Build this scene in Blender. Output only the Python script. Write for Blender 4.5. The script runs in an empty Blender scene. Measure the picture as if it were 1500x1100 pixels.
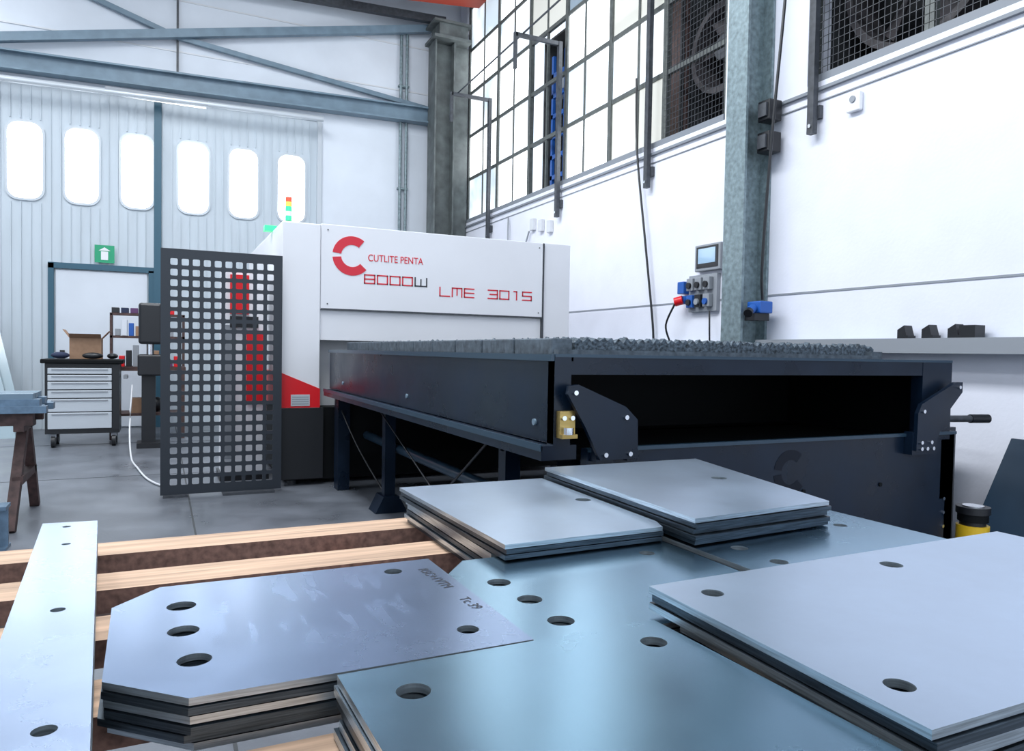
import bpy, bmesh, math, random
from mathutils import Vector, Matrix
random.seed(7)
scene=bpy.context.scene
# ---------------------------------------------------------------- materials
MATS={}
def mat(name,col,rough=.5,metal=0,noise=0,nscale=20,bump=0,emit=0,stretch=None,spec=.5,rvar=0,bscale=None,coat=0):
    if name in MATS: return MATS[name]
    m=bpy.data.materials.new(name); m.use_nodes=True; nt=m.node_tree; n=nt.nodes; l=nt.links
    b=n['Principled BSDF']; b.inputs['Base Color'].default_value=(*col,1)
    b.inputs['Roughness'].default_value=rough; b.inputs['Metallic'].default_value=metal
    b.inputs['Specular IOR Level'].default_value=spec
    b.inputs['Coat Weight'].default_value=coat
    if emit:
        b.inputs['Emission Color'].default_value=(*col,1); b.inputs['Emission Strength'].default_value=emit
    if noise or bump or rvar:
        tc=n.new('ShaderNodeTexCoord'); mp=n.new('ShaderNodeMapping'); l.new(tc.outputs['Object'],mp.inputs[0])
        if stretch: mp.inputs['Scale'].default_value=stretch
        nz=n.new('ShaderNodeTexNoise'); nz.inputs['Scale'].default_value=nscale; nz.inputs['Detail'].default_value=6
        l.new(mp.outputs[0],nz.inputs['Vector'])
        if noise:
            r=n.new('ShaderNodeValToRGB'); r.color_ramp.elements[0].position=.3; r.color_ramp.elements[1].position=.7
            r.color_ramp.elements[0].color=(*[max(0,c*(1-noise)) for c in col],1)
            r.color_ramp.elements[1].color=(*[min(1,c*(1+noise)) for c in col],1)
            l.new(nz.outputs['Fac'],r.inputs[0]); l.new(r.outputs[0],b.inputs['Base Color'])
        if rvar:
            mr=n.new('ShaderNodeMapRange'); mr.inputs['From Min'].default_value=.3; mr.inputs['From Max'].default_value=.7
            mr.inputs['To Min'].default_value=rough-rvar; mr.inputs['To Max'].default_value=rough+rvar
            l.new(nz.outputs['Fac'],mr.inputs[0]); l.new(mr.outputs[0],b.inputs['Roughness'])
        if bump:
            nb=nz
            if bscale:
                nb=n.new('ShaderNodeTexNoise'); nb.inputs['Scale'].default_value=bscale; l.new(mp.outputs[0],nb.inputs['Vector'])
            bp=n.new('ShaderNodeBump'); bp.inputs['Strength'].default_value=bump; bp.inputs['Distance'].default_value=.01
            l.new(nb.outputs['Fac'],bp.inputs['Height']); l.new(bp.outputs[0],b.inputs['Normal'])
    MATS[name]=m; return m
white_wall=mat('white_plaster',(.80,.81,.89),.8,noise=.03,nscale=3,bump=.10,bscale=40)
white_far=mat('white_far_wall',(.68,.72,.78),.7,noise=.05,nscale=1.5)
door_clad=mat('door_cladding',(.55,.61,.66),.5,noise=.05,nscale=2,stretch=(3,1,.4))
concrete=mat('concrete',(.125,.137,.16),.36,noise=.28,nscale=2.2,bump=.06,bscale=60,rvar=.10)
jointm=mat('floor_joint',(.04,.045,.05),.7)
ceilm=mat('ceiling_sheet',(.16,.18,.21),.7,noise=.1)
bluegrey=mat('bluegrey_steel',(.16,.23,.29),.5,noise=.15,nscale=6)
tealm=mat('teal_frame',(.03,.10,.15),.45)
galv=mat('galvanised',(.20,.26,.28),.45,metal=.35,noise=.3,nscale=24)
darkcol=mat('dark_column',(.10,.115,.115),.55,noise=.35,nscale=6)
redbeam=mat('red_primer',(.40,.05,.025),.6)
darkst=mat('dark_steel',(.05,.055,.065),.5,noise=.3)
frame_w=mat('window_frame',(.10,.11,.105),.5,noise=.2)
sillm=mat('sill_line',(.22,.24,.27),.5)
navy=mat('navy_paint',(.004,.011,.025),.30,noise=.3,nscale=4,rvar=.06,spec=.36)
navy2=mat('navy_highlight_and_pipe',(.022,.05,.08),.3)  # lighter navy: paints highlights along the bed edges, also colours the pipe
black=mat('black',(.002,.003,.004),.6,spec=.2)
blackp=mat('black_plastic',(.010,.011,.014),.4)
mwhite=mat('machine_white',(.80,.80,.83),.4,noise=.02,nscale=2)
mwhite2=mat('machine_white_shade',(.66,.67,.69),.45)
red=mat('machine_red',(.70,.008,.015),.35)
textred=mat('text_red',(.66,.015,.035),.4)
grey=mat('grey_plastic',(.28,.30,.33),.5)
lgrey=mat('light_grey',(.55,.59,.63),.35,metal=.2)
chrome=mat('chrome',(.8,.82,.85),.2,metal=1)
brass=mat('brass',(.50,.35,.12),.35,metal=.8)
yellow=mat('yellow',(.80,.50,.02),.4)
green=mat('sign_green',(.015,.33,.16),.5)
greenl=mat('lamp_green',(.05,.8,.3),.3,emit=.4)
redl=mat('lamp_red',(.9,.1,.05),.3,emit=.3)
yell=mat('lamp_yellow',(.9,.55,.1),.3,emit=.3)
bluep=mat('blue_plastic',(.015,.10,.40),.4)
cardb=mat('cardboard',(.33,.20,.125),.8,noise=.1)
slag=mat('slag',(.085,.11,.135),.7,noise=.8,nscale=60,bump=1,metal=.4)
slat=mat('slat_steel',(.10,.125,.15),.6,noise=.4,nscale=30,metal=.4)
rust=mat('rusty_steel',(.075,.042,.038),.7,noise=.4)
fanm=mat('fan_metal',(.05,.045,.05),.6,noise=.4)
bluest=mat('blue_steel',(.13,.20,.28),.4,metal=.4,noise=.2)
glassm=mat('screen_glass',(.30,.45,.60),.1,emit=.12)
paleg=mat('pale_glass',(.40,.50,.55),.15,spec=.8)
tube_em=mat('tube_lamp',(1,.98,.92),.4,emit=1.0)
purple=mat('purple',(.10,.035,.12),.5)
darkblue=mat('dark_blue_cloth',(.02,.03,.07),.8)
inkm=mat('marker_ink',(.03,.035,.05),.5)
def pane_mat():
    m=bpy.data.materials.new('frosted_daylight_pane'); m.use_nodes=True; nt=m.node_tree; n=nt.nodes; l=nt.links
    b=n['Principled BSDF']; b.inputs['Base Color'].default_value=(.5,.55,.6,1); b.inputs['Roughness'].default_value=.4
    tc=n.new('ShaderNodeTexCoord'); nz=n.new('ShaderNodeTexNoise'); nz.inputs['Scale'].default_value=1.1; nz.inputs['Detail'].default_value=3
    l.new(tc.outputs['Object'],nz.inputs['Vector'])
    r=n.new('ShaderNodeValToRGB'); r.color_ramp.elements[0].position=.40; r.color_ramp.elements[1].position=.58
    r.color_ramp.elements[0].color=(.38,.46,.52,1); r.color_ramp.elements[1].color=(.93,.97,1,1)
    l.new(nz.outputs['Fac'],r.inputs[0]); l.new(r.outputs[0],b.inputs['Emission Color']); b.inputs['Emission Strength'].default_value=1.0
    return m
pane=pane_mat()
paneb=mat('bright_pane',(.93,.97,1),.4,emit=2.4)
ovalp=mat('oval_pane',(.95,.98,1),.4,emit=4.0)
panec=mat('beige_pane',(.50,.50,.46),.5,emit=.55)
paned=mat('grey_pane',(.26,.32,.38),.2,emit=.3)
def steel_sheet(name,base,patch=False,rough0=.22,metal=1):
    m=bpy.data.materials.new(name); m.use_nodes=True; nt=m.node_tree; n=nt.nodes; l=nt.links
    b=n['Principled BSDF']; b.inputs['Metallic'].default_value=metal
    tc=n.new('ShaderNodeTexCoord')
    nz=n.new('ShaderNodeTexNoise'); nz.inputs['Scale'].default_value=3; nz.inputs['Detail'].default_value=9; nz.inputs['Roughness'].default_value=.65
    l.new(tc.outputs['Object'],nz.inputs['Vector'])
    n2=n.new('ShaderNodeTexNoise'); n2.inputs['Scale'].default_value=220; n2.inputs['Detail'].default_value=3; l.new(tc.outputs['Object'],n2.inputs['Vector'])
    r=n.new('ShaderNodeValToRGB'); r.color_ramp.elements[0].position=.3; r.color_ramp.elements[1].position=.7
    r.color_ramp.elements[0].color=(*[c*.90 for c in base],1); r.color_ramp.elements[1].color=(*[min(1,c*1.08) for c in base],1)
    l.new(nz.outputs['Fac'],r.inputs[0]); colout=r.outputs[0]
    mr=n.new('ShaderNodeMapRange'); mr.inputs['From Min'].default_value=.3; mr.inputs['From Max'].default_value=.7
    mr.inputs['To Min'].default_value=rough0-.03; mr.inputs['To Max'].default_value=rough0+.04; l.new(nz.outputs['Fac'],mr.inputs[0])
    rough=mr.outputs[0]
    if patch:
        # faint wiped streaks in the mill scale
        mp=n.new('ShaderNodeMapping'); mp.inputs['Scale'].default_value=(26,5,1); mp.inputs['Rotation'].default_value=(0,0,.75); l.new(tc.outputs['Object'],mp.inputs[0])
        n3=n.new('ShaderNodeTexNoise'); n3.inputs['Scale'].default_value=1.0; n3.inputs['Detail'].default_value=2.5; n3.inputs['Distortion'].default_value=.6; l.new(mp.outputs[0],n3.inputs['Vector'])
        gt=n.new('ShaderNodeMapRange'); gt.inputs['From Min'].default_value=.50; gt.inputs['From Max'].default_value=.56; l.new(n3.outputs['Fac'],gt.inputs[0])
        mp2=n.new('ShaderNodeMapping'); mp2.inputs['Scale'].default_value=(1,1,0); mp2.inputs['Location'].default_value=(-.01,-.04,0); l.new(tc.outputs['Object'],mp2.inputs[0])
        vl=n.new('ShaderNodeVectorMath'); vl.operation='LENGTH'; l.new(mp2.outputs[0],vl.inputs[0])
        ma=n.new('ShaderNodeMath'); ma.operation='MULTIPLY_ADD'; ma.inputs[1].default_value=.3; l.new(nz.outputs['Fac'],ma.inputs[0]); l.new(vl.outputs['Value'],ma.inputs[2])
        mk=n.new('ShaderNodeMapRange'); mk.inputs['From Min'].default_value=.26; mk.inputs['From Max'].default_value=.36; mk.inputs['To Min'].default_value=1; mk.inputs['To Max'].default_value=0; l.new(ma.outputs[0],mk.inputs[0])
        pr=n.new('ShaderNodeMath'); pr.operation='MULTIPLY'; l.new(gt.outputs[0],pr.inputs[0]); l.new(mk.outputs[0],pr.inputs[1])
        mx=n.new('ShaderNodeMath'); mx.operation='MULTIPLY_ADD'; mx.inputs[1].default_value=.03; l.new(pr.outputs[0],mx.inputs[0]); l.new(rough,mx.inputs[2]); rough=mx.outputs[0]
        mc=n.new('ShaderNodeMix'); mc.data_type='RGBA'; l.new(pr.outputs[0],mc.inputs[0]); l.new(colout,mc.inputs[6]); mc.inputs[7].default_value=(*[min(1,c*1.16) for c in base],1); colout=mc.outputs[2]
    l.new(colout,b.inputs['Base Color'])
    l.new(rough,b.inputs['Roughness'])
    bp=n.new('ShaderNodeBump'); bp.inputs['Strength'].default_value=.05; bp.inputs['Distance'].default_value=.001
    l.new(n2.outputs['Fac'],bp.inputs['Height']); l.new(bp.outputs[0],b.inputs['Normal'])
    return m
sheetA=steel_sheet('steel_sheet_blue',(.29,.38,.55),patch=True,rough0=.25)
sheetB=steel_sheet('steel_sheet_grey',(.52,.62,.75),rough0=.32,metal=.9)
sheetS=steel_sheet('steel_sheet_strip',(.42,.51,.68),rough0=.26)
sheetC=steel_sheet('steel_sheet_teal',(.27,.44,.57),rough0=.25)
edgem=mat('sheet_cut_edge',(.07,.09,.11),.35,metal=.8,noise=.5,nscale=14,stretch=(1,1,30))
edgel=mat('sheet_cut_edge_light',(.50,.56,.60),.3,metal=.85,noise=.3,nscale=14,stretch=(1,1,30))
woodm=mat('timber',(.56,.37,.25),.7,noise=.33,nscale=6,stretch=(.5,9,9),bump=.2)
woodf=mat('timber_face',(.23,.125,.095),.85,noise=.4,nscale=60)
# ---------------------------------------------------------------- mesh builder
class M:
    def __init__(s,name): s.name=name; s.v=[]; s.f=[]; s.mi=[]; s.mats=[]; s.smooth=[]
    def m(s,mt):
        if mt not in s.mats: s.mats.append(mt)
        return s.mats.index(mt)
    def add(s,vs,fs,mt,sm=False):
        o=len(s.v); s.v+= [tuple(p) for p in vs]; k=s.m(mt)
        for f in fs: s.f.append([i+o for i in f]); s.mi.append(k); s.smooth.append(sm)
    def box(s,x0,x1,y0,y1,z0,z1,mt,T=None,bev=0):
        if bev:
            bm=bmesh.new(); bmesh.ops.create_cube(bm,size=1)
            for v in bm.verts: v.co=Vector(((x0+x1)/2+v.co.x*(x1-x0),(y0+y1)/2+v.co.y*(y1-y0),(z0+z1)/2+v.co.z*(z1-z0)))
            bmesh.ops.bevel(bm,geom=bm.edges[:],offset=bev,segments=2,affect='EDGES',profile=.5)
            bm.verts.ensure_lookup_table()
            vs=[v.co.copy() for v in bm.verts]; fs=[[v.index for v in f.verts] for f in bm.faces]; bm.free()
        else:
            vs=[Vector(p) for p in [(x0,y0,z0),(x1,y0,z0),(x1,y1,z0),(x0,y1,z0),(x0,y0,z1),(x1,y0,z1),(x1,y1,z1),(x0,y1,z1)]]
            fs=[(3,2,1,0),(4,5,6,7),(0,1,5,4),(1,2,6,5),(2,3,7,6),(3,0,4,7)]
        if T: vs=[T@v for v in vs]
        s.add(vs,fs,mt)
    def prism(s,pts,ext,mt):
        e=Vector(ext); P=[Vector(p) for p in pts]; n=len(P)
        nrm=sum(((P[i]-P[0]).cross(P[(i+1)%n]-P[0]) for i in range(1,n-1)),Vector())
        if nrm.dot(e)>0: P=P[::-1]
        vs=P+[p+e for p in P]
        fs=[list(range(n)),[n+i for i in range(n)][::-1]]+[[(i+1)%n,i,n+i,n+(i+1)%n] for i in range(n)]
        s.add(vs,fs,mt)
    def cyl(s,a,b,r,mt,n=14,r2=None,sm=True):
        a=Vector(a); b=Vector(b); d=(b-a).normalized(); u=d.orthogonal().normalized(); w=d.cross(u)
        r2=r if r2 is None else r2
        vs=[a+(u*math.cos(t)+w*math.sin(t))*r for t in [2*math.pi*i/n for i in range(n)]]+[b+(u*math.cos(t)+w*math.sin(t))*r2 for t in [2*math.pi*i/n for i in range(n)]]
        s.add(vs,[[i,(i+1)%n,n+(i+1)%n,n+i] for i in range(n)],mt,sm)
        s.add(vs,[list(range(n))[::-1],[n+i for i in range(n)]],mt)
    def bar(s,a,b,w,h,mt,up=(0,0,1)):
        a=Vector(a); b=Vector(b); d=(b-a).normalized(); up=Vector(up); sd=d.cross(up).normalized(); u=sd.cross(d)
        c=[(-w/2,-h/2),(w/2,-h/2),(w/2,h/2),(-w/2,h/2)]
        vs=[a+sd*x+u*y for x,y in c]+[b+sd*x+u*y for x,y in c]
        s.add(vs,[(0,1,2,3),(7,6,5,4),(1,0,4,5),(2,1,5,6),(3,2,6,7),(0,3,7,4)],mt)
    def tube(s,pts,r,mt,n=8,sub=6):
        P=[Vector(p) for p in pts]; Q=[]
        for i in range(len(P)-1):
            p0=P[max(i-1,0)];p1=P[i];p2=P[i+1];p3=P[min(i+2,len(P)-1)]
            for k in range(sub):
                t=k/sub; Q.append(.5*((2*p1)+(p2-p0)*t+(2*p0-5*p1+4*p2-p3)*t*t+(3*p1-p0-3*p2+p3)*t**3))
        Q.append(P[-1])
        vs=[]
        for i,q in enumerate(Q):
            d=(Q[min(i+1,len(Q)-1)]-Q[max(i-1,0)]).normalized()
            ref=Vector((0,0,1)) if abs(d.z)<.9 else Vector((0,1,0))
            u=d.cross(ref).normalized(); w=d.cross(u)
            vs+=[q+(u*math.cos(2*math.pi*k/n)+w*math.sin(2*math.pi*k/n))*r for k in range(n)]
        fs=[[i*n+k,i*n+(k+1)%n,(i+1)*n+(k+1)%n,(i+1)*n+k] for i in range(len(Q)-1) for k in range(n)]
        s.add(vs,fs,mt,True)
    def sph(s,c,r,mt,sc=(1,1,1),n=12):
        bm=bmesh.new(); bmesh.ops.create_uvsphere(bm,u_segments=n,v_segments=n//2+2,radius=r)
        bm.verts.ensure_lookup_table()
        s.add([Vector(c)+Vector((v.co.x*sc[0],v.co.y*sc[1],v.co.z*sc[2])) for v in bm.verts],[[v.index for v in f.verts] for f in bm.faces],mt,True); bm.free()
    def curve_mesh(s,cu,T,mt,emt=None):
        o=bpy.data.objects.new('tmp',cu); scene.collection.objects.link(o)
        dg=bpy.context.evaluated_depsgraph_get(); me=bpy.data.meshes.new_from_object(o.evaluated_get(dg))
        vs=[T(v.co) for v in me.vertices]; a=[];b=[]
        for p in me.polygons: (a if abs(p.normal.z)>.5 or not emt else b).append(list(p.vertices))
        s.add(vs,a,mt)
        if b: s.add(vs,b,emt)
        bpy.data.objects.remove(o); bpy.data.curves.remove(cu); bpy.data.meshes.remove(me)
    def holed(s,outer,holes,th,T,mt,emt=None):
        cu=bpy.data.curves.new('tmp','CURVE'); cu.dimensions='2D'; cu.fill_mode='BOTH'; cu.extrude=th/2
        for loop in [outer]+holes:
            sp=cu.splines.new('POLY'); sp.points.add(len(loop)-1); sp.use_cyclic_u=True
            for p,q in zip(sp.points,loop): p.co=(q[0],q[1],0,1)
        s.curve_mesh(cu,lambda c:T@c,mt,emt)
    def text(s,body,x0,x1,z,y,h,mt,flatT=None,ext=.01):
        cu=bpy.data.curves.new('tmp','FONT'); cu.body=body; cu.size=1; cu.extrude=ext
        o=bpy.data.objects.new('tmp',cu); scene.collection.objects.link(o)
        dg=bpy.context.evaluated_depsgraph_get(); me=bpy.data.meshes.new_from_object(o.evaluated_get(dg))
        xs=[v.co.x for v in me.vertices]; ys=[v.co.y for v in me.vertices]
        if flatT:
            vs=[flatT@Vector((v.co.x,v.co.y,v.co.z)) for v in me.vertices]
        else:
            sx=(x1-x0)/(max(xs)-min(xs)); sy=h/(max(ys)-min(ys))
            vs=[Vector((x0+(v.co.x-min(xs))*sx,y-v.co.z*.2,z+(v.co.y-min(ys))*sy)) for v in me.vertices]
        s.add(vs,[list(p.vertices) for p in me.polygons],mt)
        bpy.data.objects.remove(o); bpy.data.curves.remove(cu); bpy.data.meshes.remove(me)
    def done(s,parent=None):
        xs=[v[0] for v in s.v];ys=[v[1] for v in s.v];zs=[v[2] for v in s.v]
        c=Vector(((min(xs)+max(xs))/2,(min(ys)+max(ys))/2,min(zs)))
        me=bpy.data.meshes.new(s.name); me.from_pydata([Vector(v)-c for v in s.v],[],s.f)
        for m_ in s.mats: me.materials.append(m_)
        for p,k,sm in zip(me.polygons,s.mi,s.smooth): p.material_index=k; p.use_smooth=sm
        me.update()
        o=bpy.data.objects.new(s.name,me); scene.collection.objects.link(o)
        if parent: o.parent=parent; o.location=c-parent.location
        else: o.location=c
        return o
def circ(x,y,r,n=28,ph=0): return [(x+r*math.cos(2*math.pi*i/n+ph),y+r*math.sin(2*math.pi*i/n+ph)) for i in range(n)]
def rrect(x0,x1,y0,y1,r,n=5):
    o=[]
    for cx,cy,a in [(x1-r,y1-r,0),(x0+r,y1-r,90),(x0+r,y0+r,180),(x1-r,y0+r,270)]:
        for i in range(n+1):
            t=math.radians(a+90*i/n); o.append((cx+r*math.cos(t),cy+r*math.sin(t)))
    return o
XZ=lambda y: Matrix(((1,0,0,0),(0,0,-1,y),(0,1,0,0),(0,0,0,1)))
W=4.7; D=12.15; H=7.2; XL=-7.0; YB=-3.0
# ---------------------------------------------------------------- room shell
o=M('floor'); o.box(XL,W+.3,YB,D+.3,-.1,0,concrete)
for x in (-5,-2.5,.2,2.6): o.box(x,x+.012,YB,D,0,.0015,jointm)
for y in (-1,2,5,7.6,10.2): o.box(XL,W,y,y+.012,0,.0015,jointm)
o.done()
o=M('ceiling'); o.box(XL,W+.3,YB,D+.3,H,H+.1,ceilm)
for k in range(30): o.box(XL,W,YB+.5*k,YB+.5*k+.06,H-.03,H,ceilm)
o.done()
o=M('wall_left'); o.box(XL-.2,XL,YB,D+.3,0,H,white_far); o.done()
o=M('wall_far'); o.box(2.34,W+.3,D,D+.2,0,4.85,white_far); o.done()
o=M('wall_far_upper'); o.box(XL,W+.3,D,D+.2,4.85,H,white_far)
for z in (5.55,6.3): o.box(XL,W,D-.012,D,z,z+.02,mwhite2)
o.done()
o=M('door_1')
x0d=XL+.02
cs=[-5.28,-4.56,-3.84,-3.12,-2.40,-1.69,-1.01,-.31,.445,1.155,1.87]
o.holed([(x0d,0.002),(2.32,0.002),(2.32,4.84),(x0d,4.84)],[rrect(c-.215,c+.215,3.2,4.26,.15) for c in cs],.06,XZ(D+.05),door_clad)
x=XL+.06
while x<2.3:
    if not any(abs(x-c)<.23 for c in cs): o.box(x,x+.012,D+.0,D+.03,.01,4.84,door_clad)
    else:
        o.box(x,x+.012,D+.0,D+.03,.01,3.16,door_clad); o.box(x,x+.012,D+.0,D+.03,4.3,4.84,door_clad)
    x+=.118
for c in cs:
    o.holed(rrect(c-.235,c+.235,3.18,4.28,.16),[rrect(c-.205,c+.205,3.21,4.25,.14)],.03,XZ(D+.01),lgrey)
    o.box(c-.23,c+.23,D+.09,D+.1,3.17,4.29,ovalp)
o.box(-.09,.01,D-.06,D+.02,0,4.84,tealm)
o.box(-1.42,-1.35,D-.04,D+.02,0,2.34,tealm); o.box(-1.42,-.09,D-.04,D+.02,2.27,2.35,tealm)
o.box(-.16,-.09,D-.04,D+.02,0,2.3,tealm); o.box(-1.33,-.18,D-.01,D+.01,.02,2.25,white_far)
o.box(-1.28,-1.22,D-.03,D,1.0,1.12,blackp)
o.box(2.26,2.33,D-.05,D+.02,0,4.84,lgrey)
o.done()
o=M('trim_1')
def ibeam(o,a,b,w,h,t,mt):
    a=Vector(a);b=Vector(b)
    o.bar(a+Vector((0,0,h/2-t/2)),b+Vector((0,0,h/2-t/2)),w,t,mt); o.bar(a-Vector((0,0,h/2-t/2)),b-Vector((0,0,h/2-t/2)),w,t,mt)
    o.bar(a,b,t,h-2*t,mt)
ibeam(o,(XL+.01,D-.13,4.88),(4.16,D-.13,5.16),.2,.26,.025,bluegrey)
o.cyl((XL+.01,D-.3,4.60),(2.3,D-.3,4.80),.045,lgrey)
o.bar((-3.3,D-.13,5.0),(4.1,D-.13,6.62),.1,.12,bluegrey)
o.bar((-2.4,D-.08,6.55),(.22,D-.08,5.74),.06,.07,bluegrey); o.bar((.22,D-.08,5.74),(4.1,D-.08,5.30),.06,.07,bluegrey)
o.bar((.22,D-.04,6.5),(.22,D-.04,5.0),.03,.03,darkst,up=(0,1,0))
o.done()
o=M('pipe_riser')
for x in (3.62,3.72): o.cyl((x,D-.06,0),(x,D-.06,6.5),.025,galv)
o.box(3.58,3.76,D-.08,D-.01,3.9,3.93,galv); o.box(3.58,3.76,D-.08,D-.01,5.6,5.63,galv)
o.done()
o=M('steel_column')
def hcol(o,x0,x1,y0,y1,z1,mt,t=.025):
    o.box(x0,x0+t,y0,y1,0,z1,mt); o.box(x1-t,x1,y0,y1,0,z1,mt); ym=(y0+y1)/2; o.box(x0+t,x1-t,ym-t/2,ym+t/2,0,z1,mt)
hcol(o,4.05,4.4,11.6,11.95,6.3,darkcol); o.box(4.0,4.65,11.5,12.0,6.3,6.35,darkcol); o.box(4.0,4.65,11.5,12.0,6.56,6.6,darkcol)
o.box(4.1,4.6,11.55,11.95,6.35,6.56,darkcol); o.box(4.4,4.69,11.75,11.8,3.0,6.3,darkcol); o.done()
o=M('steel_column')
hcol(o,4.40,4.695,4.78,5.02,H-.04,galv); o.box(4.35,4.7,4.72,5.08,0,.03,galv); o.done()
o=M('roof_beam'); o.bar((.8,11.85,6.57),(4.3,11.85,6.72),.1,.12,darkst)
o.bar((2.4,11.2,6.69),(4.69,11.2,6.93),.3,.22,redbeam); ibeam(o,(-6.9,10.0,6.95),(4.69,10.0,6.95),.16,.3,.02,darkst)
o.done()
S=3.38
o=M('wall_right')
o.box(W,W+.25,YB,D+.3,0,S,white_wall)
o.box(W,W+.25,4.42,5.38,S,H,white_wall); o.box(W,W+.25,11.85,D+.3,S,H,white_wall); o.box(W,W+.25,YB,.4,S,H,white_wall)
o.box(W-.006,W,YB,D,1.715,1.73,grey)
o.done()
o=M('trim_2'); o.box(W-.03,W+.02,YB,D,3.30,3.325,sillm); o.box(W-.012,W,YB,D,3.22,3.228,grey); o.done()
def window(name,ys,zs,fill):
    o=M(name)
    for y in ys: o.box(W+.03,W+.09,y-.035,y+.035,S,H,frame_w)
    for z in zs: o.box(W+.04,W+.08,ys[0],ys[-1],z-.026,z+.026,frame_w)
    o.box(W+.0,W+.12,ys[0],ys[-1],S-.0,S+.06,sillm)
    for i in range(len(ys)-1):
        for j in range(len(zs)-1):
            mt=fill(i,j)
            if mt: o.box(W+.055,W+.06,ys[i],ys[i+1],zs[j],zs[j+1],mt)
    return o
zs=[S+.03+.72*k for k in range(6)]
ys=[5.4,6.35,7.4,8.45,9.5,10.6,11.8]
def f1(i,j):
    if i==0: return None
    if i==1: return [panec,pane,panec,paned,panec][j]
    if i==3 and j in (0,1,2): return None
    if i==2 and j==3: return paned
    if i==3 and j==3: return panec
    return pane if (i+j)%2 else paneb
o=window('window_1',ys,zs,f1)
for y in (8.0,9.0,6.85,10.05,11.2): o.box(W+.045,W+.075,y-.02,y+.02,S,H,frame_w)
o.box(W+.3,W+.34,6.35,6.75,S,H,rust)
for k in range(1,20): o.box(W+.03,W+.034,5.4+.05*k-.002,5.4+.05*k+.002,S,H,darkst)
for k in range(1,60): o.box(W+.03,W+.034,5.4,6.35,S+.06*k-.002,S+.06*k+.002,darkst)
win1=o.done()
o=window('window_2',[.4,1.4,2.4,3.4,4.4],zs,lambda i,j: None)
for k in range(1,80): o.box(W+.03,W+.034,.4+.05*k-.002,.4+.05*k+.002,S,H,darkst)
for k in range(1,60): o.box(W+.03,W+.034,.4,4.4,S+.06*k-.002,S+.06*k+.002,darkst)
win2=o.done()
backd=mat('vent_dark',(.03,.032,.036),.8,noise=.5,nscale=2)
def fan(yc,zc,R,par):
    o=M('ventilation_fan'); x=W+.5
    n=40
    for i in range(n):
        a=2*math.pi*i/n;b=2*math.pi*(i+1)/n
        P=[(x-.15,yc+R*math.cos(a),zc+R*math.sin(a)),(x-.15,yc+R*math.cos(b),zc+R*math.sin(b)),(x-.15,yc+(R-.06)*math.cos(b),zc+(R-.06)*math.sin(b)),(x-.15,yc+(R-.06)*math.cos(a),zc+(R-.06)*math.sin(a))]
        o.prism(P,(.3,0,0),fanm)
    o.cyl((x-.12,yc,zc),(x+.1,yc,zc),.12,darkst,20)
    for k in range(6):
        a=2*math.pi*k/6; c,s_=math.cos(a),math.sin(a)
        p=[(x-.08,yc+.1*c,zc+.1*s_),(x-.08,yc+(R-.08)*math.cos(a-.1),zc+(R-.08)*math.sin(a-.1)),(x+.04,yc+(R-.08)*math.cos(a+.35),zc+(R-.08)*math.sin(a+.35)),(x+.04,yc+.1*math.cos(a+.6),zc+.1*math.sin(a+.6))]
        o.prism(p,(.01,0,0),fanm)
    o.done(par)
for yc,zc in [(3.75,4.15),(2.2,4.15),(5.88,4.3),(5.88,5.4)]: fan(yc,zc,.62 if yc<5 else .45,win2 if yc<5 else win1)
for y0,y1,z0,z1,par in [(.3,4.5,S,H,win2),(5.3,6.4,S,H,win1),(8.4,9.5,S,5.62,win1)]:
    o=M('vent_housing')
    o.box(W+.95,W+1.0,y0,y1,z0,z1,backd); o.box(W+.26,W+.95,y0,y0+.03,z0,z1,backd); o.box(W+.26,W+.95,y1-.03,y1,z0,z1,backd); o.box(W+.26,W+.95,y0,y1,z0-.03,z0,backd)
    o.box(W+.26,W+.95,y0,y1,z1-.03,z1,backd)
    if y0>8:
        for k in range(6): o.box(W+.2,W+.24,8.75,9.15,3.6+.28*k,3.66+.28*k,bluep)
        o.box(W+.2,W+.24,8.75,8.80,3.5,5.3,bluep); o.box(W+.2,W+.24,9.1,9.15,3.5,5.3,bluep); o.box(W+.26,W+.3,8.7,9.2,4.7,5.1,grey)
    o.done(par)
for y,zt in [(10.69,5.15),(8.45,5.2),(6.49,5.25),(4.3,5.3)]:
    o=M('hanging_steel_bracket')
    o.box(W-.09,W-.04,y-.03,y+.03,2.96,zt,darkst); o.box(W-.7,W-.04,y-.02,y+.02,zt-.05,zt,darkst); o.box(W-.72,W-.68,y-.02,y+.02,zt-.45,zt,darkst)
    o.box(W-.04,W-.002,y-.05,y+.05,3.08,3.18,darkst)
    o.cyl((W-.1,y,3.02),(W-.08,y,3.02),.015,chrome)
    if y>5: o.cyl((W-.6,y-2.1 if y<10 else y-2.2,zt+.05),(W-.6,y,zt+.0),.012,darkst)
    o.done()
o=M('trim_3'); o.box(W-.16,W,-1.5,4.74,1.27,1.33,bluegrey); o.box(W-.17,W-.15,-1.5,4.74,1.24,1.34,grey)
o.box(W-.16,W,5.06,8.5,1.27,1.33,bluegrey); o.done()
for y in (3.42,3.24,3.06):
    o=M('clamp_block'); o.box(4.58,4.66,y-.05,y+.03,1.331,1.36,blackp); o.prism([(4.58,y+.03,1.36),(4.58,y-.04,1.36),(4.58,y-.02,1.43),(4.58,y+.03,1.40)],(.08,0,0),blackp)
    if y<3.1: o.box(4.56,4.66,y-.16,y-.06,1.331,1.42,blackp)
    o.done()
E=W-.004
o=M('control_screen'); o.box(E-.06,E,5.32,5.68,2.0,2.25,grey,bev=.008); o.box(E-.066,E-.058,5.35,5.65,2.03,2.23,blackp); o.box(E-.07,E-.064,5.38,5.62,2.07,2.21,glassm); o.done()
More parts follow.
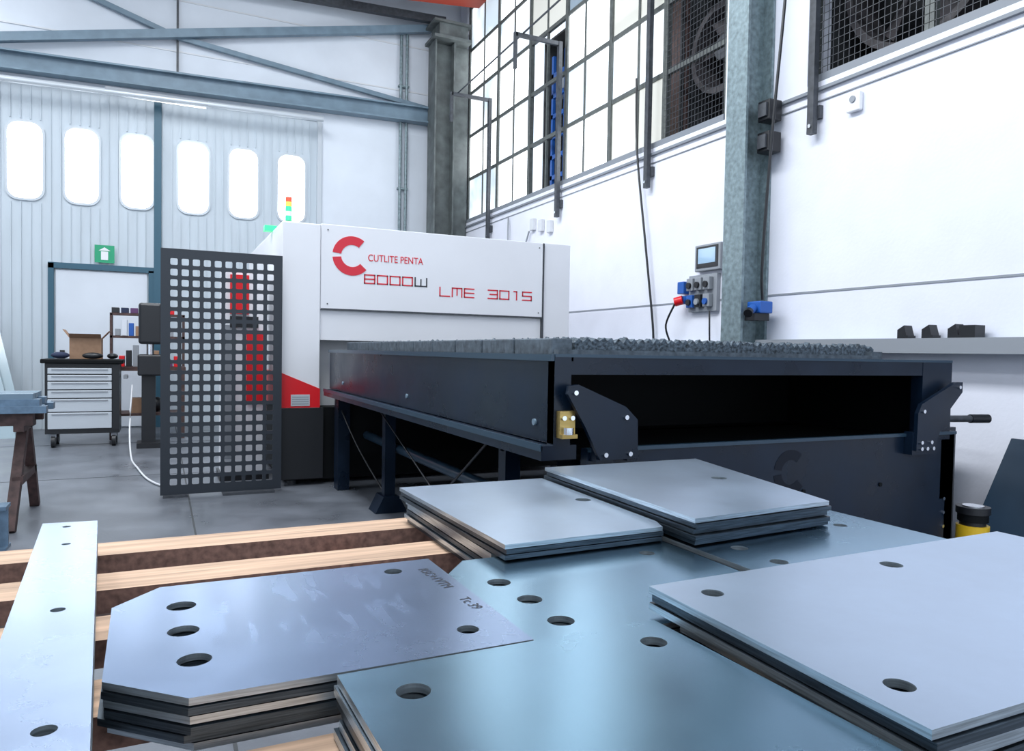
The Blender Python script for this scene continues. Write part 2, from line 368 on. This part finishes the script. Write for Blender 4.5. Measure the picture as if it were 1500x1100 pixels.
o=M('socket_panel'); o.box(E-.04,E,5.38,5.78,1.62,1.97,grey)
for i in range(3):
    for j in range(2):
        y=5.43+.12*i; z=1.66+.16*j; o.box(E-.09,E-.04,y,y+.09,z,z+.12,[grey,blackp,bluep][(i+j)%3] if j==0 else grey,bev=.006); o.cyl((E-.11,y+.045,z+.05),(E-.09,y+.045,z+.05),.03,[bluep,grey,blackp][(i+j)%3] if j==0 else blackp)
o.box(E-.09,E,5.80,5.90,1.80,1.92,bluep,bev=.008)
o.cyl((E-.13,5.88,1.72),(E-.08,5.82,1.74),.045,red); o.cyl((E-.08,5.82,1.74),(E,5.8,1.74),.04,bluep)
o.tube([(E-.13,5.88,1.70),(E-.14,6.0,1.5),(E-.05,6.05,1.34)],.01,blackp)
o.tube([(E-.06,5.45,1.62),(E-.08,5.42,1.45),(E-.05,5.45,1.34)],.008,blackp); o.done()
o=M('power_socket'); o.box(4.44,4.6,4.66,4.775,1.50,1.56,blackp); o.box(4.46,4.6,4.62,4.775,1.56,1.66,bluep,bev=.01); o.cyl((4.44,4.68,1.6),(4.36,4.64,1.57),.035,bluep); o.cyl((4.36,4.64,1.57),(4.33,4.62,1.55),.036,blackp); o.done()
for z in (3.16,2.90):
    o=M('relay_box'); o.box(4.52,4.66,4.64,4.775,z,z+.17,blackp,bev=.01); o.box(4.50,4.52,4.66,4.75,z+.03,z+.14,darkst); o.done()
o=M('thermostat'); o.box(E-.04,E,3.88,4.0,3.04,3.18,mwhite,bev=.01); o.cyl((E-.05,3.94,3.13),(E-.04,3.94,3.13),.025,grey); o.done()
o=M('power_cable'); o.tube([(W-.03,6.77,4.2),(W-.05,6.7,3.4),(W-.06,6.5,2.4),(W-.05,6.36,1.6),(W-.04,6.34,1.34)],.012,blackp); o.done()
o=M('power_cable'); o.tube([(4.45,4.35,5.6),(4.45,4.42,4.2),(4.42,4.5,3.0),(4.45,4.6,2.0),(4.50,4.64,1.67)],.012,blackp); o.done()
for y,z in ((9.2,2.9),(8.95,2.85),(8.7,2.8)):
    o=M('junction_box'); o.box(E-.05,E,y-.05,y+.05,z,z+.16,mwhite2,bev=.005); o.done()
o=M('wiring_loop'); o.tube([(E-.03,9.3,2.9),(E-.06,9.5,2.6),(E-.06,9.9,2.75),(E-.03,10.0,3.2)],.012,grey); o.done()
# ---------------------------------------------------------------- laser machine
o=M('laser_cutting_machine')
yf=6.6
o.box(1.27,3.48,yf,yf+.35,1.55,2.30,mwhite,bev=.006)
o.box(1.27,3.48,yf+.03,yf+.3,1.28,1.55,mwhite)
o.box(1.275,3.475,yf-.004,yf+.02,1.545,1.56,darkst)
o.box(.94,1.265,yf-.02,yf+2.6,.68,2.29,mwhite,bev=.008)
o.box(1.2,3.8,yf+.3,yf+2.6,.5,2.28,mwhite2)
o.box(3.485,3.80,yf+.02,yf+.35,1.0,2.31,mwhite,bev=.008); o.box(3.47,3.49,yf,yf+.3,1.3,2.3,darkst)
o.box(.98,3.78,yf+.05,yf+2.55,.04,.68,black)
o.box(.94,1.30,yf-.02,yf+.1,.06,.68,blackp)
for x in (1.05,3.7): o.cyl((x,yf+.1,0),(x,yf+.1,.06),.04,darkst)
o.prism([(.937,yf-.025,.99),(1.268,yf-.025,.85),(1.268,yf-.025,.685),(.937,yf-.025,.685)],(0,.01,0),red)
o.prism([(.936,yf-.02,.99),(.936,yf-.02,.685),(.936,yf+2.5,.685),(.936,yf+2.5,.99)],(.006,0,0),red)
o.box(1.02,1.18,yf-.03,yf-.024,.70,.80,lgrey)
for k in range(4): o.box(1.03,1.17,yf-.032,yf-.03,.715+.02*k,.722+.02*k,grey)
def arc(cx,cz,R,r,a0,a1,y,mt,n=24):
    A=[math.radians(a0+(a1-a0)*i/n) for i in range(n+1)]
    for i in range(n):
        a,b=A[i],A[i+1]
        o.prism([(cx+R*math.cos(a),y,cz+R*math.sin(a)),(cx+R*math.cos(b),y,cz+R*math.sin(b)),(cx+r*math.cos(b),y,cz+r*math.sin(b)),(cx+r*math.cos(a),y,cz+r*math.sin(a))],(0,.004,0),mt)
arc(1.545,2.035,.175,.098,52,172,yf-.004,textred); arc(1.545,2.035,.175,.098,186,318,yf-.004,textred)
o.text('CUTLITE PENTA',1.69,2.21,2.0,yf-.002,.062,textred)
def strokes(word,x0,x1,z0,h,mt,t=.012,y=yf-.003):
    G={'8':[(0,0,1,0),(0,.5,1,.5),(0,1,1,1),(0,0,0,1),(1,0,1,1)],'0':[(0,0,1,0),(0,1,1,1),(0,0,0,1),(1,0,1,1)],
       'W':[(0,0,1,0),(0,0,0,1),(1,0,1,1),(.5,0,.5,.8)],'L':[(0,0,1,0),(0,0,0,1)],'M':[(0,0,0,1),(1,0,1,1),(0,1,1,1),(.5,.2,.5,1)],
       'E':[(0,0,1,0),(0,.5,1,.5),(0,1,1,1),(0,0,0,1)],'3':[(0,0,1,0),(.2,.5,1,.5),(0,1,1,1),(1,0,1,1)],'1':[(.6,0,.6,1),(.3,1,.6,1)],
       '5':[(0,0,1,0),(0,.5,1,.5),(0,1,1,1),(0,.5,0,1),(1,0,1,.5)],' ':[]}
    n=len(word); p=(x1-x0)/(n-.2)
    for i,ch in enumerate(word):
        w=p*.78
        for a,b,c,d in G[ch]:
            X0=x0+i*p+a*w; X1=x0+i*p+c*w; Z0=z0+b*h; Z1=z0+d*h
            o.box(min(X0,X1)-t/2,max(X0,X1)+t/2,y,y+.005,min(Z0,Z1)-t/2,max(Z0,Z1)+t/2,mt)
strokes('8000',1.66,2.11,1.80,.075,textred); strokes('W',2.135,2.25,1.80,.075,darkst)
strokes('LME 3015',2.38,3.35,1.72,.08,textred)
for x in (1.33,3.43):
    for z in (1.6,2.25): o.cyl((x,yf-.006,z),(x,yf,z),.006,darkst)
o.box(.98,1.10,yf+.2,yf+.3,2.29,2.33,grey)
o.cyl((1.03,yf+.25,2.29),(1.03,yf+.25,2.36),.012,grey)
for i,mt in enumerate([greenl,mwhite,greenl,yell,redl]): 
    z=2.34+.042*i; o.cyl((1.03,yf+.25,z),(1.03,yf+.25,z+.04),.028,mt)
o.box(.87,.98,yf+.6,yf+.7,2.29,2.34,greenl)
o.done()
o=M('control_cabinet'); o.box(.50,.88,7.05,7.45,.05,1.9,mwhite,bev=.01); o.box(.56,.72,7.03,7.05,1.5,1.85,red); o.box(.70,.87,7.03,7.05,.7,1.35,red)
o.box(.52,.60,7.03,7.05,.2,1.4,grey); o.box(.56,.8,7.02,7.05,1.38,1.48,blackp); o.box(.48,.9,7.03,7.47,0,.06,blackp); o.done()
# ---------------------------------------------------------------- shuttle table (bed)
o=M('shuttle_table_bed')
x0,x1,y0,y1=1.32,3.60,2.40,6.42
o.box(x0,x0+.05,y0,y1,.86,1.19,navy); o.box(x0-.015,x0+.08,y0,y1,1.17,1.195,navy2)
o.box(x1-.06,x1,y0,y1,.5,1.19,navy)
o.box(x0-.05,x0+.10,y0-.0,y1,.80,.855,navy); o.box(x0-.055,x0-.045,y0,y1,.835,.86,navy2)
o.box(x0+.05,x1-.06,y0,y0+.08,1.12,1.192,navy); o.box(x0,x1,y0-.004,y0+.02,1.185,1.197,navy2)
o.box(x0,x0+.07,y0-.003,y0+.05,.855,1.19,navy); o.box(x1-.22,x1-.0,y0-.002,y0+.06,.80,1.185,navy)
o.box(x0+.05,x1-.06,y0+.08,2.62,1.165,1.19,navy)
o.box(x0+.08,x1-.06,y0+.1,y1,.78,.80,black)  # black floor, liners and cross sheet paint in the opening's inner shade
o.box(x0+.05,x0+.06,y0+.06,y1,.8,1.16,black); o.box(x1-.07,x1-.06,y0+.06,y1,.8,1.16,black)
o.box(x0+.06,x1-.07,3.4,3.42,.8,1.16,black)
o.box(x0+.05,x1-.06,2.60,y1,1.145,1.165,black)
o.box(1.47,x1+.04,y0,y0+.05,.04,.835,navy); o.box(1.47,x1+.04,y0-.012,y0+.01,.825,.84,navy2)
o.box(x1-.02,x1+.04,y0,y1,.04,.84,navy)
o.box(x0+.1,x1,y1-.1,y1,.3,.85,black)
def brk(P): o.prism([(a,y0-.06,b) for a,b in P],(0,.02,0),navy)
brk([(1.35,1.08),(1.39,1.085),(1.60,1.0),(1.655,.95),(1.66,.80),(1.49,.80),(1.42,.93),(1.345,1.05)])
brk([(3.60,1.09),(3.55,1.09),(3.30,.985),(3.275,.94),(3.27,.76),(3.40,.76),(3.47,.92),(3.60,1.04)])
for a,b in [(1.375,1.055),(1.60,.96),(1.51,.82),(1.62,.82),(3.57,1.065),(3.31,.95),(3.30,.80),(3.37,.80),(3.30,.77),(3.34,.77),(3.385,.77)]: o.cyl((a,y0-.07,b),(a,y0-.058,b),.009,chrome)
for a in (1.5,1.64): o.box(a-.02,a+.02,y0-.045,y0,.79,.86,navy)
o.box(3.26,3.44,y0-.045,y0,.74,.85,navy)
o.box(x0+.01,x0+.075,y0-.05,y0,.885,.90,brass); o.box(x0+.01,x0+.075,y0-.03,y0,.90,.985,brass)
for a in (.025,.06): o.cyl((x0+a,y0-.04,.96),(x0+a,y0-.03,.96),.009,chrome)
o.cyl((x0+.04,y0-.04,.925),(x0+.04,y0-.04,.90),.02,chrome)
for y in (2.55,4.2,5.9): o.cyl((x0-.008,y,.93),(x0,y,.93),.013,bluegrey)
for x in (1.7,2.1,2.6,3.1): o.cyl((x,y0-.006,.60),(x,y0,.60),.01,black)
for z in (.43,.5,.36,.29): o.cyl((3.57,y0-.006,z),(3.57,y0,z),.008,chrome)
embl=mat('navy_emblem',(.003,.006,.014),.4,spec=.25)
arc(2.52,.69,.10,.055,50,170,y0-.0015,embl); arc(2.52,.69,.10,.055,186,318,y0-.0015,embl)
y=2.70
while y<6.2:
    o.box(1.47,1.57,y,y+.36,1.19,1.262,slat,bev=.006); y+=.375
o.box(1.47,3.36,2.64,2.68,1.19,1.215,slat)
o.box(3.34,3.42,2.66,6.3,1.19,1.235,slat)
y=2.70; k=0
while y<6.3:
    n=90 if k<8 else 54; xe=3.40; top=[]
    for i in range(n+1):
        x=1.58+(xe-1.58)*i/n
        top.append(Vector((x,y+random.uniform(-.004,.004),(1.268 if i%2 else 1.250)+random.uniform(-.005,.007))))
    base=[Vector((v.x,y,1.19)) for v in top]; L_=len(top)
    th=.03 if k<4 else .014
    V=base+top+[b+Vector((0,th,0)) for b in base]+[t+Vector((0,th,random.uniform(-.005,.005))) for t in top]
    F=[]
    for i in range(L_-1):
        F+=[(i,i+1,L_+i+1,L_+i),(2*L_+i+1,2*L_+i,3*L_+i,3*L_+i+1),(L_+i,L_+i+1,3*L_+i+1,3*L_+i)]
    F+=[(0,L_,3*L_,2*L_),(L_-1,3*L_-1,4*L_-1,2*L_-1)]
    o.add(V,F,slag if k<10 else slat); y+=.09; k+=1
for y in (5.3,3.2):
    o.box(1.50,1.58,y,y+.08,.03,.80,navy); o.prism([(1.42,y-.05,0),(1.66,y-.05,0),(1.60,y-.05,.12),(1.48,y-.05,.12)],(0,.2,0),navy)
    o.box(1.5,3.5,y+.02,y+.06,.72,.80,navy)
o.box(1.36,1.46,6.25,6.40,.0,.8,navy)
o.cyl((1.62,6.3,.46),(1.62,2.6,.46),.035,navy2)
o.tube([(1.38,6.3,.72),(1.45,5.9,.4),(1.52,5.35,.12)],.007,blackp); o.tube([(1.46,5.3,.75),(1.48,4.6,.5),(1.5,3.9,.25)],.006,blackp); o.tube([(1.5,3.4,.75),(1.5,4.0,.4),(1.5,4.4,.2)],.007,blackp)
o.done()
o=M('roller_arm'); o.cyl((3.66,2.85,.86),(4.30,2.70,.86),.02,darkst); o.cyl((4.25,2.712,.86),(4.37,2.683,.86),.026,blackp); o.box(3.645,3.68,2.78,2.92,0,.9,navy); o.done()
o=M('floor_cabinet'); o.box(3.72,4.50,2.96,3.4,.03,.78,navy); o.box(3.74,4.48,2.945,2.96,.08,.74,darkst); o.box(4.10,4.12,2.94,2.95,.3,.55,blackp); o.box(3.72,4.50,2.96,3.4,0,.03,black)
o.done()
o=M('leaning_sheet'); o.prism([(4.30,2.78,0),(4.30,1.6,0),(4.56,1.6,.74),(4.56,2.66,.74)],(.02,0,0),mat('dark_blue_sheet',(.012,.03,.055),.5,noise=.2,nscale=3,spec=.25)); o.done()
o=M('safety_scanner'); c=(3.75,2.36)
o.cyl((*c,.25),(*c,.36),.075,yellow,24); o.cyl((*c,.36),(*c,.38),.06,blackp,24); o.cyl((*c,.38),(*c,.42),.07,black,24); o.cyl((*c,.42),(*c,.455),.078,blackp,24); o.cyl((*c,.455),(*c,.46),.05,chrome,20)
o.box(c[0]-.06,c[0]+.06,c[1]-.05,c[1]+.05,.22,.25,yellow); o.box(c[0]-.04,c[0]+.04,c[1]-.02,c[1]+.02,0,.22,blackp); o.box(c[0]-.08,c[0]+.08,c[1]-.06,c[1]+.06,0,.012,blackp); o.done()
# ---------------------------------------------------------------- perforated panel
o=M('perforated_fence_panel')
holes=[]; nx,nz=10,22; w=.92; h=1.95
for i in range(nx):
    for j in range(nz):
        cx=.055+(w-.11)*(i+.5)/nx; cz=.06+(h-.12)*(j+.5)/nz; s_=.0265
        holes.append(rrect(cx-s_,cx+s_,cz-s_,cz+s_,.010,3))
T=Matrix.Translation((0,6.42,.02))@XZ(0)
pmat=mat('perf_dark',(.018,.024,.034),.45)
o.holed([(0,0),(w,0),(w,h),(0,h)],holes,.012,T,pmat)
for x in (.0,w-.025): o.box(x,x+.025,6.425,6.45,.02,.02+h,pmat)
o.box(.46,.86,6.34,6.50,0,.02,darkst); o.box(.02,.2,6.38,6.46,0,.02,darkst)
o.done()
# ---------------------------------------------------------------- left background
o=M('tool_cart')
o.box(-1.20,-.44,9.95,10.4,.16,.98,blackp); o.box(-1.24,-.40,9.9,10.45,.98,1.03,black,bev=.01)
z=.22
for hh in (.20,.16,.10,.10,.08,.08):
    o.box(-1.17,-.52,9.925,9.95,z,z+hh-.012,lgrey,bev=.004); o.box(-1.13,-.56,9.915,9.925,z+hh-.035,z+hh-.025,grey); z+=hh
o.box(-.51,-.44,9.93,9.95,.2,.97,blackp)
o.box(-.40,-.36,9.98,10.35,.8,.84,grey)
for x in (-1.12,-.5):
    for y in (10.0,10.35): o.cyl((x-.02,y,.07),(x+.02,y,.07),.07,blackp,16); o.box(x-.03,x+.03,y-.03,y+.03,.12,.17,grey)
o.done()
o=M('cardboard_box'); o.box(-.97,-.64,10.1,10.4,1.032,1.28,cardb); o.prism([(-.97,10.1,1.28),(-.97,10.4,1.28),(-1.04,10.4,1.38),(-1.04,10.1,1.38)],(.005,0,0),cardb); o.prism([(-.64,10.1,1.28),(-.64,10.4,1.28),(-.56,10.4,1.37),(-.56,10.1,1.37)],(.005,0,0),cardb)
o.prism([(-.97,10.1,1.28),(-.64,10.1,1.28),(-.64,10.02,1.33),(-.97,10.02,1.33)],(0,.005,0),cardb); o.done()
o=M('tool_pouch'); o.sph((-.72,9.97,1.073),.055,blackp,(2,.8,.7)); o.sph((-1.05,10.0,1.075),.06,darkblue,(1.6,.9,.65)); o.sph((-.52,10.1,1.07),.05,blackp,(1.2,1.2,.7)); o.done()
o=M('workbench')
o.box(-.60,.30,10.55,11.2,.88,.93,rust)
for x in (-.58,.24):
    for y in (10.57,11.13): o.box(x,x+.05,y,y+.05,0,.88,rust)
o.box(-.58,.28,10.6,11.15,.3,.33,rust); o.box(-.60,.30,11.0,11.2,1.3,1.33,rust); o.box(-.60,-.57,11.0,11.2,.93,1.62,rust); o.box(.27,.30,11.0,11.2,.93,1.62,rust); o.box(-.60,.3,11.0,11.2,1.60,1.63,rust)
cols=[purple,red,blackp,grey,white_far,bluep,cardb,blackp]
for i in range(10): 
    x=-.56+.08*i; o.box(x,x+.065,10.65+.02*(i%3),10.85,.93,1.0+.07*((i*5)%4),cols[i%8],bev=.005)
for i in range(9): 
    x=-.54+.08*i; o.box(x,x+.06,11.02,11.15,1.33,1.42+.04*((i*3)%4),cols[(i+3)%8],bev=.005)
for i in range(7): 
    x=-.58+.11*i; o.box(x,x+.09,11.02,11.15,1.63,1.70+.04*((i*3)%3),[blackp,darkblue,purple,grey,blackp,cardb,red][i],bev=.005)
o.box(-.35,-.1,10.7,10.9,.33,.52,cardb); o.sph((-.05,10.85,.43),.1,blackp)
o.done()
o=M('bench_drill_press')
o.box(-.25,.0,9.6,9.95,.0,.06,blackp); o.box(-.2,-.05,9.7,9.9,.06,.85,blackp); o.box(-.24,.02,9.6,9.95,.85,1.1,blackp,bev=.02); o.cyl((-.11,9.85,1.1),(-.11,9.85,1.5),.04,darkst); o.box(-.23,.02,9.55,9.95,1.22,1.70,blackp,bev=.03); o.cyl((-.11,9.65,1.1),(-.11,9.65,1.3),.025,chrome); o.done()
o=M('exit_sign'); o.box(-.85,-.60,D-.05,D-.045,2.38,2.63,green); o.box(-.77,-.68,D-.054,D-.05,2.42,2.54,mwhite); o.prism([(-.80,D-.054,2.55),(-.65,D-.054,2.55),(-.725,D-.054,2.60)],(0,.004,0),mwhite); o.done()
o=M('fluorescent_lamp'); o.box(-.7,.62,D-.34,D-.22,4.74,4.80,grey); o.cyl((-.68,D-.28,4.72),(.60,D-.28,4.72),.02,tube_em); o.done()
o=M('glass_pane_rack')
for i in range(2): o.prism([(-3.2,11.2-.1*i,0),(-1.55-.1*i,11.2-.1*i,0),(-1.95-.1*i,11.75-.1*i,1.5),(-3.2,11.75-.1*i,1.62)],(0,.012,0),paleg)
o.done()
o=M('trestle')
o.box(-2.3,-.76,5.75,5.83,.66,.74,rust); o.box(-2.3,-.76,6.2,6.28,.66,.74,rust)
for x in (-.84,-1.9):
    o.bar((x,5.95,.66),(x-.02,5.55,0),.06,.06,rust); o.bar((x,6.05,.66),(x,6.45,0),.06,.06,rust); o.box(x-.03,x+.03,5.7,6.3,.28,.33,rust); o.box(x-.03,x+.03,5.75,6.28,.62,.66,rust)
o.done()
o=M('steel_profile_bundle')
for i in range(5): o.box(-2.2+.03*i,-.68-.03*(i%3),5.7+.12*i,5.8+.12*i,.745,.79,bluest)
for i in range(4): o.box(-2.2+.05*i,-.72-.05*(i%2),5.72+.13*i,5.84+.13*i,.79,.835,bluest)
for i in range(3): o.box(-2.2,-.76,5.75+.14*i,5.86+.14*i,.835,.87,bluegrey)
o.done()
o=M('steel_beam_offcut'); o.box(-1.4,-.80,5.05,5.2,.0,.02,bluest); o.box(-1.4,-.80,5.115,5.135,.02,.24,bluest); o.box(-1.4,-.80,5.05,5.2,.24,.26,bluest); o.done()
o=M('air_hose'); o.tube([(-.29,9.5,.75),(-.31,9.3,.30),(-.28,8.8,.02),(-.2,8.0,.015),(-.08,7.2,.015),(.1,6.8,.015),(.5,6.7,.015)],.009,mwhite2); o.done()
# ---------------------------------------------------------------- foreground: timber rack & plates
o=M('timber_pallet')
for yb in (.50,.77,1.04,1.31,1.58,1.85):
    d=random.uniform(-.01,.01)
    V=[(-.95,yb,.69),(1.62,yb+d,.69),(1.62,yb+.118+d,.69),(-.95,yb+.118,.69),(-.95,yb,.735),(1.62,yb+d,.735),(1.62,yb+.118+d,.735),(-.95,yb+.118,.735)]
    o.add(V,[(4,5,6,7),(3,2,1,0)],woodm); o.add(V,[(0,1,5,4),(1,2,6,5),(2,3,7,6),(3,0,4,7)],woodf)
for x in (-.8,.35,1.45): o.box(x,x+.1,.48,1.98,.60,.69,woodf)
o.done()
o=M('steel_trestle')
for y in (.6,1.8):
    o.box(-.9,1.6,y,y+.06,.54,.60,rust)
    for x in (-.8,1.45): o.box(x,x+.06,y,y+.06,0,.54,rust)
for x in (-.8,1.45): o.box(x,x+.06,.66,1.8,.2,.25,rust)
o.done()
def stack(name,outline,holes,ztop,zbot,n,mt,off=.006,seed=1,hr=.021,extra=None):
    o=M(name); rnd=random.Random(seed); step=(ztop-zbot)/n
    for k in range(n):
        z=zbot+step*(k+.5); dx=rnd.uniform(-off,off) if k<n-1 else 0; dy=rnd.uniform(-off,off) if k<n-1 else 0
        t=step-.0022
        T=Matrix.Translation((dx,dy,z))
        o.holed(outline,[circ(a,b,r if r else hr) for a,b,r in holes],t,T,mt if k==n-1 else edgem,edgel if (k==n-1 or rnd.random()<.35) else edgem)
    for a,b,r in holes: o.cyl((a,b,zbot),(a,b,zbot+.0015),(r if r else hr)+.002,black,20)  # black disc paints the shade at the bottom of each hole
    if extra: extra(o)
    return o.done()
H_=lambda L: [(a,b,None) for a,b in L]
def ink(o):
    for t,sz,x,y in (('RSC+1VTM',.026,.425,1.275),('Tc 39',.026,.435,1.10)):
        T=Matrix.Translation((x,y,.8012))@Matrix.Rotation(math.radians(-86),4,'Z')@Matrix.Diagonal((sz*.95,sz,.02,1))
        o.text(t,0,0,0,0,0,inkm,flatT=T,ext=.01)
stack('steel_plate_stack',[(.465,1.335),(.47,.90),(.03,.90),(-.062,.985),(-.066,1.26),(-.0,1.34)],H_([(.03,1.23),(.03,1.12),(.04,1.01)])+[(.38,1.28,.016),(.40,.97,.016)],.802,.735,6,sheetA,seed=2,extra=ink)
stack('steel_strip_stack',[(-.23,1.87),(-.125,1.86),(-.045,.55),(-.155,.55)],[(-.18,1.82,.008),(-.165,1.66,.008),(-.135,1.25,.010),(-.105,.86,.012)],.812,.735,5,sheetS,off=.002,seed=3)
stack('steel_plate_stack',[(.475,1.25),(.53,1.32),(.99,1.32),(.99,.90),(.53,.89),(.474,.905)],H_([(.54,1.17),(.55,1.07),(.55,.965)])+[(.90,1.23,.016)],.795,.735,5,sheetC,off=.002,seed=4)
stack('steel_plate_stack',[(.585,1.92),(1.02,1.92),(1.0,1.335),(.98,1.285),(.60,1.275)],[(.97,1.60,.02)],.83,.797,3,sheetB,off=.005,seed=5)
stack('steel_plate_stack',[(.60,1.91),(1.0,1.91),(1.0,1.34),(.60,1.34)],[],.796,.736,5,sheetB,off=.004,seed=15)
stack('steel_plate_stack',[(1.035,1.93),(1.60,1.93),(1.44,1.25),(1.01,1.215)],[(1.41,1.60,.022)],.86,.80,5,sheetB,off=.008,seed=6)
stack('steel_plate_stack',[(1.01,1.9),(1.6,1.9),(1.6,1.0),(1.01,1.0)],[(1.10,1.18,.018),(1.10,1.07,.018),(1.48,1.25,.016)],.798,.736,5,sheetC,off=.002,seed=7)
stack('steel_plate_stack',[(.19,.865),(.65,.868),(.665,.40),(.20,.40)],[(.26,.79,.02),(.60,.80,.018)],.815,.736,6,sheetC,off=.005,seed=8)
stack('steel_plate_stack',[(.69,.935),(1.60,.955),(1.60,.45),(.68,.46)],[(.76,.87,.017),(1.16,.87,.019),(.74,.54,.017)],.84,.802,3,sheetB,off=.004,seed=9)
stack('steel_plate_stack',[(.70,.87),(1.58,.87),(1.58,.47),(.70,.47)],[],.800,.736,5,sheetB,off=.004,seed=10)
# ---------------------------------------------------------------- light
w=bpy.data.worlds.new('daylight'); w.use_nodes=True; bg=w.node_tree.nodes['Background']; bg.inputs[0].default_value=(.76,.87,1,1); bg.inputs[1].default_value=1.35; scene.world=w
def area(name,loc,rot,sx,sy,e,col):
    l=bpy.data.lights.new(name,'AREA'); l.shape='RECTANGLE'; l.size=sx; l.size_y=sy; l.energy=e; l.color=col
    ob=bpy.data.objects.new(name,l); ob.location=loc; ob.rotation_euler=rot; scene.collection.objects.link(ob); return ob
area('overhead_fill',(0,4.5,6.9),(0,math.radians(-20),0),1.2,9,520,(.9,.95,1))  # fill areas added to brighten the hall, no fixture behind them
area('overhead_fill',(-3.5,8,6.9),(0,0,0),1.2,7,280,(.9,.95,1))
# ---------------------------------------------------------------- camera
f=1080
Y=Vector((-515,43,-f)).normalized(); X=Vector((2250,-5,-f)); X=(X-Y*X.dot(Y)).normalized(); Z=X.cross(Y)
cam=bpy.data.cameras.new('camera'); cam.sensor_width=36; cam.lens=36*f/1500; cam.clip_start=.05
co=bpy.data.objects.new('camera',cam); scene.collection.objects.link(co)
co.matrix_world=Matrix.Translation((0,0,1.2))@Matrix((X,Y,Z)).to_4x4(); scene.camera=co
scene.view_settings.view_transform='Standard'
scene.view_settings.exposure=.38
